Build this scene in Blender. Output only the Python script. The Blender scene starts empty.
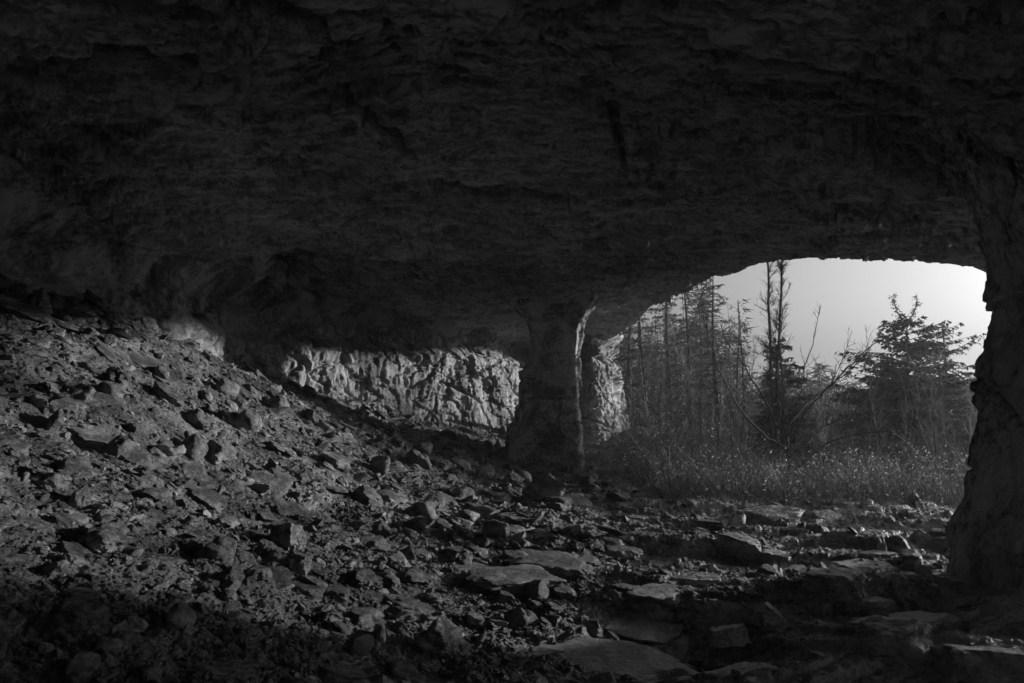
import bpy, bmesh, math, random
import numpy as np
from mathutils import Vector, Matrix
random.seed(11)
RNG = np.random.default_rng(11)
R = math.radians
SC = bpy.context.scene
COL = SC.collection

# ------------------------------------------------------------------ camera model
F = 683.0; PITCH = math.atan(58.5 / F); CAMZ = 1.6
CP, SP = math.cos(PITCH), math.sin(PITCH)
def ray(px, py):
    a = (px - 512.0) / F; b = (341.5 - py) / F
    d = np.array([a, CP - b * SP, b * CP + SP])
    return d / d[1]
def P(px, py, dep):
    d = ray(px, py) * dep
    return np.array([d[0], d[1], CAMZ + d[2]])

# ------------------------------------------------------------------ noise
_perm = np.random.default_rng(3).permutation(256).astype(np.int32)
_perm = np.concatenate([_perm, _perm, _perm])
_g = np.random.default_rng(5).normal(size=(256, 3)); _g /= np.linalg.norm(_g, axis=1)[:, None]
_g = _g.astype(np.float32)
def perlin(x, y, z):
    x, y, z = np.broadcast_arrays(np.asarray(x, np.float32), np.asarray(y, np.float32), np.asarray(z, np.float32))
    xi = np.floor(x); yi = np.floor(y); zi = np.floor(z)
    fx, fy, fz = x - xi, y - yi, z - zi
    xi = xi.astype(np.int32) & 255; yi = yi.astype(np.int32) & 255; zi = zi.astype(np.int32) & 255
    u = fx * fx * fx * (fx * (fx * 6 - 15) + 10); v = fy * fy * fy * (fy * (fy * 6 - 15) + 10); w = fz * fz * fz * (fz * (fz * 6 - 15) + 10)
    out = 0
    for dx in (0, 1):
        wx = u if dx else 1 - u
        a = _perm[xi + dx]
        for dy in (0, 1):
            wy = v if dy else 1 - v
            b = _perm[a + yi + dy]
            for dz in (0, 1):
                wz = w if dz else 1 - w
                g = _g[_perm[b + zi + dz]]
                out = out + wx * wy * wz * (g[..., 0] * (fx - dx) + g[..., 1] * (fy - dy) + g[..., 2] * (fz - dz))
    return out * 1.5
def fbm(x, y, z=0.0, octv=4, gain=.5, lac=2.03):
    s = 0; a = 1
    for i in range(octv):
        s = s + a * perlin(x + 17.3 * i, y + 5.1 * i, z + 9.7 * i)
        x = x * lac; y = y * lac; z = z * lac; a *= gain
    return s
def ridged(x, y, z=0.0, octv=4, gain=.5):
    s = 0; a = 1
    for i in range(octv):
        s = s + a * (1 - 2 * np.abs(perlin(x + 11.3 * i, y + 4.1 * i, z + 2.7 * i)))
        x = x * 2.03; y = y * 2.03; z = z * 2.03; a *= gain
    return s
def sstep(a, b, x):
    t = np.clip((x - a) / (b - a), 0, 1)
    return t * t * (3 - 2 * t)
def terrace(t, sharp=.25):
    f = np.floor(t); r = t - f
    return f + sstep(1 - sharp, 1, r) + .22 * r * (1 - sstep(1 - sharp, 1, r))

def facets(u, v, seed=0, tilt=.5, jit=.9):
    """broken-rock relief: each irregular cell is a plane with its own height and slope; also returns the gap between cells"""
    u = np.asarray(u, float); v = np.asarray(v, float); iu = np.floor(u).astype(np.int64); iv = np.floor(v).astype(np.int64)
    tab = np.random.default_rng(900 + seed).uniform(-1, 1, (64, 64, 5))
    b1 = np.full(u.shape, 1e9); b2 = np.full(u.shape, 1e9); h = np.zeros(u.shape)
    for a in (-1, 0, 1):
        for b in (-1, 0, 1):
            q = tab[(iu + a) & 63, (iv + b) & 63]
            du = u - (iu + a + .5 + .5 * jit * q[..., 0]); dv = v - (iv + b + .5 + .5 * jit * q[..., 1])
            d = du * du + dv * dv; hh = q[..., 2] + 2 * tilt * (q[..., 3] * du + q[..., 4] * dv)
            nb = d < b1
            b2 = np.where(nb, b1, np.minimum(b2, d)); h = np.where(nb, hh, h); b1 = np.where(nb, d, b1)
    return h, np.sqrt(b2) - np.sqrt(b1)
class TPS:
    def __init__(s, pts, lam=.02):
        p = np.array(pts, float); s.xy = p[:, :2]; n = len(p)
        K = s.U(np.linalg.norm(s.xy[:, None] - s.xy[None], axis=2)) + lam * np.eye(n)
        A = np.zeros((n + 3, n + 3)); A[:n, :n] = K; A[:n, n] = 1; A[:n, n + 1:] = s.xy; A[n, :n] = 1; A[n + 1:, :n] = s.xy.T
        s.c = np.linalg.solve(A, np.concatenate([p[:, 2], np.zeros(3)]))
    def U(s, r): return r * r * np.log(r + 1e-9)
    def __call__(s, x, y):
        x = np.asarray(x, float); y = np.asarray(y, float)
        o = s.c[-3] + s.c[-2] * x + s.c[-1] * y
        for (a, b), c in zip(s.xy, s.c):
            r2 = (x - a) ** 2 + (y - b) ** 2 + 1e-12
            o = o + c * .5 * r2 * np.log(r2)
        return o

# ------------------------------------------------------------------ object helpers
def prop(o, label=None, cat=None, group=None, kind=None):
    if label: o['label'] = label
    if cat: o['category'] = cat
    if group: o['group'] = group
    if kind: o['kind'] = kind
    return o
def np_mesh(name, V, Fc, smooth=False):
    """V (n,3); Fc (m,k) array with k = 3 or 4"""
    me = bpy.data.meshes.new(name)
    V = np.ascontiguousarray(V, dtype=np.float32); Fc = np.ascontiguousarray(Fc, dtype=np.int32)
    me.vertices.add(len(V)); me.vertices.foreach_set('co', V.ravel())
    k = Fc.shape[1]
    me.loops.add(Fc.size); me.loops.foreach_set('vertex_index', Fc.ravel())
    me.polygons.add(len(Fc)); me.polygons.foreach_set('loop_start', np.arange(0, Fc.size, k, dtype=np.int32))
    me.polygons.foreach_set('use_smooth', np.full(len(Fc), smooth))
    me.update(calc_edges=True); me.validate()
    return me
def link(name, me, mat, parent=None, loc=None):
    o = bpy.data.objects.new(name, me); COL.objects.link(o)
    if mat is not None and len(me.materials) == 0: me.materials.append(mat)
    if parent: o.parent = parent
    if loc is not None: o.location = loc
    return o
def empty(name, loc):
    o = bpy.data.objects.new(name, None); COL.objects.link(o); o.location = loc; o.empty_display_size = .1
    return o
def grid_faces(nr, nc, wrap=False):
    i = np.arange(nr - 1)[:, None]; j = np.arange(nc if wrap else nc - 1)[None]
    jn = (j + 1) % nc
    return np.stack(np.broadcast_arrays(i * nc + j, i * nc + jn, (i + 1) * nc + jn, (i + 1) * nc + j), -1).reshape(-1, 4)

# ------------------------------------------------------------------ materials
def rock_mat(name, c0, c1, scale=1.0, bump=.5, aniso=(1, 1, 1), rough=.85, objco=False, island=False, attr=None, sc3=None, fine=1.0, shade_mottle=0.0, spec=.35):
    m = bpy.data.materials.new(name); m.use_nodes = True
    nt = m.node_tree; N = nt.nodes; L = nt.links
    b = N['Principled BSDF']; b.inputs['Roughness'].default_value = rough; b.inputs['Specular IOR Level'].default_value = spec
    if objco:
        tc = N.new('ShaderNodeTexCoord'); src = tc.outputs['Object']
    else:
        tc = N.new('ShaderNodeNewGeometry'); src = tc.outputs['Position']
    mp = N.new('ShaderNodeMapping'); mp.inputs['Scale'].default_value = aniso; L.new(src, mp.inputs['Vector'])
    def noise(sc, det=6, rg=.6, dist=0, v=None):
        n = N.new('ShaderNodeTexNoise'); n.inputs['Scale'].default_value = sc; n.inputs['Detail'].default_value = det
        n.inputs['Roughness'].default_value = rg; n.inputs['Distortion'].default_value = dist
        L.new(v or mp.outputs['Vector'], n.inputs['Vector']); return n.outputs['Fac']
    s3 = sc3 or (1.3 * scale, 6 * scale, 45 * scale)
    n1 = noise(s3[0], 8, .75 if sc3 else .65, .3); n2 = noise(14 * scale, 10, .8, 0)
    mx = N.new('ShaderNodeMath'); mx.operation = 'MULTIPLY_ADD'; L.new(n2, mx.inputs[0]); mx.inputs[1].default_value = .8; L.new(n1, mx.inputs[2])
    cr = N.new('ShaderNodeMapRange'); L.new(mx.outputs[0], cr.inputs['Value']); cr.inputs['From Min'].default_value = .82; cr.inputs['From Max'].default_value = .98  # grain tones steepened in the colour to stand in for shading contrast
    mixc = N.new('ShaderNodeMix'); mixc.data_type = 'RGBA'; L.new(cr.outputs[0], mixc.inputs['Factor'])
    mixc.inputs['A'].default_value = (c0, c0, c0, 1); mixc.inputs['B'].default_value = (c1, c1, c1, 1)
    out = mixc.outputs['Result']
    if objco:   # every stone its own tone
        oi = N.new('ShaderNodeObjectInfo'); mr = N.new('ShaderNodeMapRange'); L.new(oi.outputs['Random'], mr.inputs['Value'])
        mr.inputs['To Min'].default_value = .55; mr.inputs['To Max'].default_value = 1.3
        mm = N.new('ShaderNodeVectorMath'); mm.operation = 'SCALE'; L.new(out, mm.inputs[0]); L.new(mr.outputs[0], mm.inputs['Scale']); out = mm.outputs[0]
    if attr:   # the bare bedrock is a paler stone than the shaly soil
        at = N.new('ShaderNodeAttribute'); at.attribute_name = attr; mr = N.new('ShaderNodeMapRange'); L.new(at.outputs['Fac'], mr.inputs['Value'])
        mr.inputs['To Min'].default_value = 1.0; mr.inputs['To Max'].default_value = 2.2
        mm = N.new('ShaderNodeVectorMath'); mm.operation = 'SCALE'; L.new(out, mm.inputs[0]); L.new(mr.outputs[0], mm.inputs['Scale']); out = mm.outputs[0]
    if island:
        gi = N.new('ShaderNodeNewGeometry'); mr = N.new('ShaderNodeMapRange'); L.new(gi.outputs['Random Per Island'], mr.inputs['Value'])
        mr.inputs['To Min'].default_value = .45; mr.inputs['To Max'].default_value = 1.4
        mm = N.new('ShaderNodeVectorMath'); mm.operation = 'SCALE'; L.new(out, mm.inputs[0]); L.new(mr.outputs[0], mm.inputs['Scale']); out = mm.outputs[0]
    if shade_mottle:  # broad dark mottling painted into the colour in place of shade on the relief
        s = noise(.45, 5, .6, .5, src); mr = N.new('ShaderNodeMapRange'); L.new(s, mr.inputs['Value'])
        mr.inputs['From Min'].default_value = .42; mr.inputs['From Max'].default_value = .6; mr.inputs['To Min'].default_value = 1 - shade_mottle; mr.inputs['To Max'].default_value = 1.0
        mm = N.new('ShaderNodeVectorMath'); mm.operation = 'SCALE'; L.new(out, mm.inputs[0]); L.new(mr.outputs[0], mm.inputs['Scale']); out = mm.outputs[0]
    L.new(out, b.inputs['Base Color'])
    # bump: coarse wrinkles + fine grain
    w1 = noise(s3[1], 8, .75 if sc3 else .68, .6); w2 = noise(s3[2], 6, .8, 0)
    b1 = N.new('ShaderNodeBump'); b1.inputs['Strength'].default_value = bump; b1.inputs['Distance'].default_value = .10 / scale; L.new(w1, b1.inputs['Height'])
    b2 = N.new('ShaderNodeBump'); b2.inputs['Strength'].default_value = bump * fine; b2.inputs['Distance'].default_value = .02 / scale; L.new(w2, b2.inputs['Height']); L.new(b1.outputs[0], b2.inputs['Normal'])
    L.new(b2.outputs[0], b.inputs['Normal'])
    return m
def plain_mat(name, c, rough=.8, trans=0.0, var=0.3):
    m = bpy.data.materials.new(name); m.use_nodes = True
    nt = m.node_tree; N = nt.nodes; L = nt.links; b = N['Principled BSDF']
    b.inputs['Roughness'].default_value = rough; b.inputs['Specular IOR Level'].default_value = .3
    g = N.new('ShaderNodeNewGeometry'); n = N.new('ShaderNodeTexNoise'); n.inputs['Scale'].default_value = 5; n.inputs['Detail'].default_value = 4
    L.new(g.outputs['Position'], n.inputs['Vector'])
    mr = N.new('ShaderNodeMapRange'); L.new(n.outputs['Fac'], mr.inputs['Value']); mr.inputs['From Min'].default_value = .3; mr.inputs['From Max'].default_value = .7
    mr.inputs['To Min'].default_value = c * (1 - var); mr.inputs['To Max'].default_value = c * (1 + var)
    cc = N.new('ShaderNodeCombineColor')
    for k in ('Red', 'Green', 'Blue'): L.new(mr.outputs[0], cc.inputs[k])
    L.new(cc.outputs[0], b.inputs['Base Color'])
    if trans:
        t = N.new('ShaderNodeBsdfTranslucent'); L.new(cc.outputs[0], t.inputs['Color'])
        mix = N.new('ShaderNodeMixShader'); mix.inputs[0].default_value = trans
        L.new(b.outputs[0], mix.inputs[1]); L.new(t.outputs[0], mix.inputs[2]); L.new(mix.outputs[0], N['Material Output'].inputs['Surface'])
    return m
M_ceil = rock_mat('ceiling_rock', .22, .68, 1.3, 1.0, (.45, 1.8, 1), .28, shade_mottle=.3, spec=.9, sc3=(5, 14, 70))
M_wall = rock_mat('wall_rock', .13, .40, 1.0, .8, (1, 1, .7), .7)
M_pil = rock_mat('pillar_rock', .08, .45, 1.2, 1.0, (1, 1, 1), .85)
M_rpil = rock_mat('right_pillar_rock', .10, .6, 1.0, 1.0, (1, 1, .45), .8)
M_ground = rock_mat('ground_rubble_soil', .035, .2, 1.6, .9, (1, 1, 1), .5, fine=1.4, attr='bed', spec=.6)
M_stone = rock_mat('stone', .05, .28, 2.0, 1.0, (1, 1, 1.5), .5, objco=True, spec=.6)
M_slab = rock_mat('floor_slab', .14, .5, 2.0, 1.0, (1, 1, 1.5), .45, objco=True, spec=.7)
M_rub = rock_mat('rubble', .045, .19, 1.6, .6, (1, 1, 1), .48, island=True, spec=.6)
M_bark = plain_mat('bark', .07, .9)
M_twig = plain_mat('twig', .26, .8, 0, .6)
M_need = plain_mat('needles', .09, .7, .3, .4)
M_leaf = plain_mat('dry_leaf', .42, .6, .45, .6)
M_grass = plain_mat('dry_grass', .3, .7, .4, .6)
M_far = plain_mat('far_wood', .09, .8, .2, .5)

# ------------------------------------------------------------------ ground
gp = []
def G(px, py, d): gp.append(P(px, py, d))
for a in [(-120, 300, 7), (0, 306, 8), (60, 312, 8.6), (110, 318, 9.2), (150, 328, 10), (200, 350, 11.2), (250, 375, 12.4), (300, 395, 13.6), (350, 411, 15), (400, 421, 16.2), (450, 428, 17.5), (490, 436, 18.6), (520, 444, 19), (570, 452, 20), (615, 442, 20.8),
          (0, 380, 6.2), (100, 380, 7), (200, 400, 8.8), (0, 450, 4.8), (100, 450, 5.8), (200, 450, 7.2), (300, 440, 9.6), (350, 450, 10.8), (420, 450, 13),
          (0, 530, 3.7), (100, 530, 4.3), (200, 530, 5.1), (300, 530, 6.2), (400, 510, 8.5),
          (0, 600, 3.0), (200, 600, 3.8), (0, 683, 2.3), (200, 683, 2.85), (400, 683, 3.4), (400, 600, 4.9), (300, 600, 4.3),
          (480, 472, 13.3), (540, 475, 14.6), (600, 478, 14.2),
          (640, 428, 18.5), (668, 443, 17), (600, 447, 18.2), (630, 450, 16.4), (700, 470, 15), (670, 468, 15), (720, 492, 12.2),
          (1000, 600, 4.6), (900, 683, 3.15), (1024, 683, 2.75), (950, 640, 3.9), (850, 640, 4.3), (960, 592, 5.6), (800, 683, 3.75)]:
    G(*a)
gp += [np.array(t, float) for t in [(0, 5, 0.05), (1.5, 5, 0), (2.6, 6.5, 0), (1, 8, .04), (3, 8, 0), (5, 9, 0), (2.5, 11, 0), (5, 11.5, -.02), (8, 10, -.1), (11, 9, -.3), (7, 13, -.12), (1, 4, .03),
    (5.5, 15, -.35), (9, 15, -.7), (4.5, 19, -.3), (6, 21, -1.0), (4.2, 23, .2), (14, 14, -1.2), (12, 22, -1.9), (8, 26, -2.0), (0, 0, .1), (3, 0, .5), (-3, 0, .8), (0, -4, .3), (-7, 2, 2.3), (-9, 8, 3.2), (-8, 12, 3.0), (-5, 16, 2.1), (-2, 20, 1.0), (1, 22, .5), (2.4, 2.0, .35), (6, 5, .2)]]
tpsG = TPS(gp)
def bed_mask(x, y):
    return sstep(-.5, .6, x - (.05 + .115 * y) + .35 * perlin(x * .8, y * .8, 3.3)) * (1 - sstep(10.8, 12.6, y - .15 * (x - 5)))
def ground_low(x, y):
    r = np.hypot(x, y)
    far = -2.2 - 1.5 * sstep(28, 60, r)
    xx = np.clip(x, -14, 16); yy = np.clip(y, -8, 29)
    return tpsG(xx, yy) * (1 - sstep(20, 29, r)) + far * sstep(20, 29, r)
def ground_z(x, y):
    x = np.asarray(x, float); y = np.asarray(y, float); r = np.hypot(x, y)
    z = ground_low(x, y)
    m = bed_mask(x, y); near = 1 - sstep(22, 30, r)
    z = z + near * (1 - m) * (.09 * fbm(x * .9, y * .9, 1.5, 4) + .03 * fbm(x * 5, y * 5, 2.5, 4, .6))
    # bedded rock floor: thin terraces that wander
    wx = x + .35 * perlin(x * 1.1, y * 1.1, 8.1); wy = y + .35 * perlin(x * 1.1, y * 1.1, 12.1)
    t = 1.5 * perlin(wx * .45, wy * .8, 4.4) + 1.1 * perlin(wx * 1.3, wy * 2.3, 6.4) + .35 * perlin(wx * 4, wy * 6, 1.4) + .12 * perlin(wx * 12, wy * 17, 1.4)
    t2 = 3 * perlin(wx * .9 + 5, wy * 1.2, 9.4) + .5 * perlin(wx * 5, wy * 7, 2.2) + .2 * perlin(wx * 14, wy * 18, 2.2)
    z = z + near * m * (.06 * terrace(t * 1.5, .16) + .022 * terrace(t2 * 1.6, .2) + .014 * fbm(x * 6, y * 9, .5, 5, .62) - .03)
    z = z + near * .010 * fbm(x * 22, y * 22, 7.5, 3, .7)
    return z
def ground_hit(px, py):
    d = ray(px, py); t = np.linspace(1.5, 26, 2600)
    g = ground_z(t * d[0], t * d[1]); z = CAMZ + t * d[2]
    i = np.nonzero(z < g)[0]
    if len(i) == 0: i = [int(np.argmin(z - g))]
    t0 = t[i[0]]
    return t0 * d[0], t0 * d[1], t0

th = np.concatenate([np.radians(np.linspace(-180, -44, 50, endpoint=False)), np.radians(np.linspace(-44, 42, 1150, endpoint=False)), np.radians(np.linspace(42, 180, 50, endpoint=False))])
rr = np.concatenate([[.02, .3, .8, 1.3, 1.7], 1 / np.linspace(1 / 2.0, 1 / 24.0, 760), [26, 28, 30, 34, 38, 45, 55, 70, 90, 130, 200, 300]])
T, RR = np.meshgrid(th, rr)
X = RR * np.sin(T); Y = RR * np.cos(T)
Z = ground_z(X, Y)
bedv = bed_mask(X, Y) * (1 - .0)
me = np_mesh('ground', np.stack([X, Y, Z], -1).reshape(-1, 3), grid_faces(len(rr), len(th), True)[:, ::-1], True)
at_ = me.attributes.new('bed', 'FLOAT', 'POINT'); at_.data.foreach_set('value', bedv.ravel().astype(np.float32))
prop(link('ground', me, M_ground), 'rubble-strewn earth and bedded rock floor of the cave running out to the woods', kind='structure')

# ------------------------------------------------------------------ ceiling
cp = []
def C(px, py, d): cp.append(P(px, py, d))
for a in [(-150, 160, 7.5), (0, 212, 8.8), (100, 240, 10.2), (230, 262, 12.8), (330, 290, 14.6), (420, 312, 16.8), (500, 322, 19), (560, 300, 16), (620, 322, 20), (645, 306, 18.5), (700, 285, 15.4), (735, 270, 13.5), (760, 263, 12.5), (840, 257, 12), (900, 260, 12), (960, 268, 12.3), (995, 277, 12.6), (1100, 310, 13),
          (400, 220, 9.8), (600, 180, 8), (250, 150, 6.9)]:
    C(*a)
cp += [np.array(t, float) for t in [(-3, 4, 4.15), (0, 5, 4.25), (3, 5, 4.0), (0, 0, 4.3), (-6, 0, 4.1), (0, -6, 4.0), (6, 0, 3.9), (6, 8, 4.0), (3.2, 9, 4.25), (-8, 14, 3.8), (9, 9, 3.9)]]
tpsC = TPS(cp)
arc = np.array([ (P(a, b, 1)[:2] - 0) * (2.45 / ((P(a, b, 1)[2] - CAMZ))) for a, b in [(222, 352 - 60), (236, 285), (262, 268), (300, 252), (350, 240), (410, 232), (480, 226), (560, 222)]])
def poly_sd(x, y, pl):
    """distance to polyline and side (+ = beyond, away from the camera)"""
    best = np.full(np.shape(x), 1e9); side = np.zeros(np.shape(x)); tt = np.zeros(np.shape(x)); n = len(pl) - 1
    for i in range(n):
        a, b = pl[i], pl[i + 1]; ab = b - a; L2 = ab @ ab
        t = np.clip(((x - a[0]) * ab[0] + (y - a[1]) * ab[1]) / L2, 0, 1)
        dx = x - a[0] - t * ab[0]; dy = y - a[1] - t * ab[1]; d = np.hypot(dx, dy)
        s = ab[0] * dy - ab[1] * dx
        m = d < best
        best = np.where(m, d, best); side = np.where(m, np.sign(s), side); tt = np.where(m, (i + t) / n, tt)
    return best, side, tt
hollows = []   # (px,py, px2,py2, half width m, depth m)
for h in [(-20, 145, 150, 190, 6), (340, 130, 425, 172, 4), (440, 192, 565, 206, 8), (225, 8, 345, 38, 10), (-20, 60, 230, 68, 9), (100, 238, 270, 272, 5), (700, 52, 850, 44, 10), (600, 128, 626, 178, 2.2),
          (455, 95, 560, 110, 2.5), (80, 18, 240, 22, 10), (860, 145, 965, 172, 7), (330, 212, 420, 226, 4), (640, 150, 720, 146, 3), (180, 88, 230, 100, 8), (560, 200, 700, 188, 2.5), (250, 120, 330, 116, 3), (500, 60, 600, 66, 3), (20, 200, 110, 216, 4), (740, 110, 830, 104, 4), (620, 232, 720, 222, 3)]:
    a = P(h[0], h[1], 1); b = P(h[2], h[3], 1)
    a = a[:2] * (2.5 / (a[2] - CAMZ)); b = b[:2] * (2.5 / (b[2] - CAMZ)); r_ = np.hypot(*(a + b) / 2)
    hw = h[4] * r_ * r_ / (683 * 2.5)
    hollows.append((a, b, hw * 1.15, min(.7, hw * 1.5 + .08)))
def ceil_z(x, y):
    xx = np.clip(x, -14, 14); yy = np.clip(y, -10, 24)
    z = tpsC(xx, yy)
    wx = x + .6 * perlin(x * .5, y * .5, 21.1); wy = y + .5 * perlin(x * .5, y * .5, 22.1)
    z = z + .10 * fbm(x * .35, y * .6, 30.5, 3)
    # bedding: broad thin plates peeled off, long in x
    c, s = math.cos(.22), math.sin(.22)
    ux = wx * c - wy * s; uy = wx * s + wy * c
    t = 2.2 * perlin(ux * .20, uy * .75, 31.4) + .6 * perlin(ux * .6, uy * 2.2, 33.4) + .3 * perlin(ux * 3, uy * 6, 35.4) + .12 * perlin(ux * 9, uy * 15, 36)
    z = z + .12 * terrace(t * 1.6, .09)
    z = z + .035 * ridged(ux * 1.5, uy * 5, 41.4, 4, .6) + .018 * fbm(ux * 9, uy * 20, 44.4, 3, .7)
    fh, fg = facets(ux * .9 + .25 * perlin(ux * 2, uy * 4, 3), uy * 2.6 + .3 * perlin(ux * 1.5, uy * 3, 5), 1, .7)
    z = z + .06 * fh
    fh, fg = facets(ux * 2.6 + .3 * perlin(ux * 4, uy * 6, 13), uy * 9 + .6 * perlin(ux * 3, uy * 6, 15), 2, .9)
    z = z + .022 * fh * (.4 + sstep(-.2, .4, perlin(ux * .6, uy * .8, 17)))
    z = z + .02 * ridged(ux * 4 + uy, uy * 14, 61.4, 3, .6)
    # pitted patch
    pm = sstep(.0, .5, perlin(x * .5 + 3.7, y * .5, 47.7) + .12)
    z = z + pm * .03 * np.abs(perlin(x * 9, y * 12, 50))
    d, sd, tt = poly_sd(x, y, arc)
    z = z + .45 * sstep(-.02, .05, d * sd) * (1 - sstep(.5, 3.5, d)) * sstep(1.0, .6, tt) + .28 * np.exp(-(d / .16) ** 2) * (tt < .97) * (tt > 0)
    for a, b, hw, dp in hollows:
        d, sd, tt = poly_sd(x, y, np.array([a, b]))
        d = d + .25 * hw * perlin(x * 6, y * 6, 3)
        wdt = hw * (.35 + .65 * np.sin(np.pi * np.clip(tt, .02, .98)))
        z = z + dp * (1 - sstep(wdt * .7, wdt, d))
    # flares down into the central pillar and the right pillar
    rp = np.hypot((x - 1.05) / 1.1, (y - 16.0) / 1.2)
    z = z - .12 * (1 - sstep(.8, 1.5, rp)) ** 2
    q = x - (3.85 + .25 * perlin(y * .9, 0, 60) + .15 * np.clip(y - 6, 0, 3))
    m = sstep(7.3, 5.6, y)
    z = z - m * (.5 * sstep(-.2, .6, q) + .9 * sstep(.3, 1.1, q)) - m * .12 * np.exp(-((q - .05) / .22) ** 2) * (1 + .6 * perlin(y * 2.5, x * 2.5, 62))
    return z
# outer limit of the roof as a function of bearing
drip = [P(a, b, d) for a, b, d in [(622, 322, 21.6), (645, 306, 19), (672, 296, 17.2), (700, 285, 15.4), (720, 277, 14.2), (735, 270, 13.5), (760, 263, 12.5), (800, 259, 12.1), (840, 257, 12), (900, 260, 12), (960, 268, 12.3), (995, 277, 12.6)]]
dth = [-180, -150, -120, -90, -60, -40, -30, -15, 0, 6.5]; drr = [12, 12, 13, 14, 15, 18, 20, 23, 24.5, 24.5]
for p_ in drip: dth.append(math.degrees(math.atan2(p_[0], p_[1]))); drr.append(math.hypot(p_[0], p_[1]))
dth += [45, 60, 75, 90, 110, 135, 160, 180]; drr += [13.5, 8, 4.4, 3.3, 3.0, 3.2, 6, 11]  # roof cut short behind the camera: an added unseen opening that lets in skylight
th = np.concatenate([np.radians(np.linspace(-180, -44, 50, endpoint=False)), np.radians(np.linspace(-44, 42, 1150, endpoint=False)), np.radians(np.linspace(42, 180, 50, endpoint=False))])
Rth = np.interp(np.degrees(th), dth, drr)
Rth = Rth + .10 * perlin(th * 14, 0, 1.1) + .03 * perlin(th * 70, 0, 2.2) + .012 * perlin(th * 300, 0, 2.2)
tt = np.concatenate([np.array([.02, .3, .8, 1.4, 2, 2.6, 3.2, 3.6]), 1 / np.linspace(1 / 4.0, 1 / 12.5, 520), np.linspace(12.5, 25, 330)[1:]])
rows = [np.minimum(r_, Rth) if r_ > 4 else np.full_like(Rth, r_) for r_ in tt]
RRr = np.stack(rows); 
# compress: rows beyond the edge are squeezed to distinct points just inside the lip
frac = np.clip((tt[:, None] - Rth[None]) / 3, 0, 1) * .0
X = RRr * np.sin(th); Y = RRr * np.cos(th); Z = ceil_z(X, Y)
edge = Rth - np.minimum(RRr, Rth)
k_ = .85 * np.exp(-edge / .5) * (np.degrees(th) > 5)[None] * (np.degrees(th) < 44)[None]
Z = Z * (1 - k_) + k_ * (tpsC(X, Y) + .02 * perlin(X * 2, Y * 2, 3)) + .04 * np.exp(-edge / .08)          # worn lip rounds upward
outer = []
z_last = Z[-1]
for k, (dr, dz) in enumerate([(.04, .10), (.10, .3), (.2, .6), (.35, 1.1), (.3, 1.8), (.6, 2.8), (.4, 4), (-3, 4.8), (-9, 5.2)]):
    n = .12 * perlin(th * 20, k * .7, 4.1)
    rad = np.maximum(Rth + dr + n, .1)
    outer.append((rad * np.sin(th), rad * np.cos(th), z_last + dz))
outer.append((0 * th + .01 * np.sin(th), .01 * np.cos(th), 0 * th + 9.4))
X = np.vstack([X] + [o[0][None] for o in outer]); Y = np.vstack([Y] + [o[1][None] for o in outer]); Z = np.vstack([Z] + [o[2][None] for o in outer])
me = np_mesh('cave_ceiling', np.stack([X, Y, Z], -1).reshape(-1, 3), grid_faces(len(X), len(th), True), True)
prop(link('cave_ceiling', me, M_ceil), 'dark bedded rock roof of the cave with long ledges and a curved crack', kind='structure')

# ------------------------------------------------------------------ cave wall (one long sheet)
wp = [(1.2, -6.8), (0, -7), (-8, -6), (-10.5, 0), (-9, 5), (-7.3, 7.6), (-6.6, 9.2), (-6.15, 10.1), (-5.9, 10.4), (-5.55, 10.7), (-5.2, 11.8), (-5.35, 13.0), (-5.1, 13.9), (-4.3, 15.2), (-2.9, 17.0), (-1.4, 18.6), (-.25, 19.8), (.35, 20.6), (.55, 22.2), (1.0, 23.8), (1.7, 24.2), (2.15, 23.4), (2.2, 22.2), (2.35, 21.4), (2.75, 21.5), (3.15, 22.2), (3.5, 23.0), (3.85, 24.2), (5, 32), (6.5, 42)]
wp = np.array(wp, float)
def resample(pl, stepf):
    """Catmull-Rom-ish smoothing then uneven resample"""
    d = np.concatenate([[0], np.cumsum(np.linalg.norm(np.diff(pl, axis=0), axis=1))])
    s = [0.0]
    while s[-1] < d[-1]:
        x = np.interp(s[-1], d, pl[:, 0]); y = np.interp(s[-1], d, pl[:, 1]); s.append(s[-1] + stepf(x, y))
    s = np.array(s[:-1])
    k = 9; W = np.linspace(-.35, .35, k)
    Xs = np.mean([np.interp(s + w, d, pl[:, 0]) for w in W], 0); Ys = np.mean([np.interp(s + w, d, pl[:, 1]) for w in W], 0)
    return s, Xs, Ys
def wstep(x, y):
    vis = (y > 6 and y < 23)
    return .028 if vis else .3
s, Xs, Ys = resample(wp, wstep)
dx = np.gradient(Xs); dy = np.gradient(Ys); ln = np.hypot(dx, dy) + 1e-9
NX, NY = dy / ln, -dx / ln            # into the cave
hv = np.linspace(-.8, 5.0, 210)
S, H = np.meshgrid(s, hv)
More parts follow.
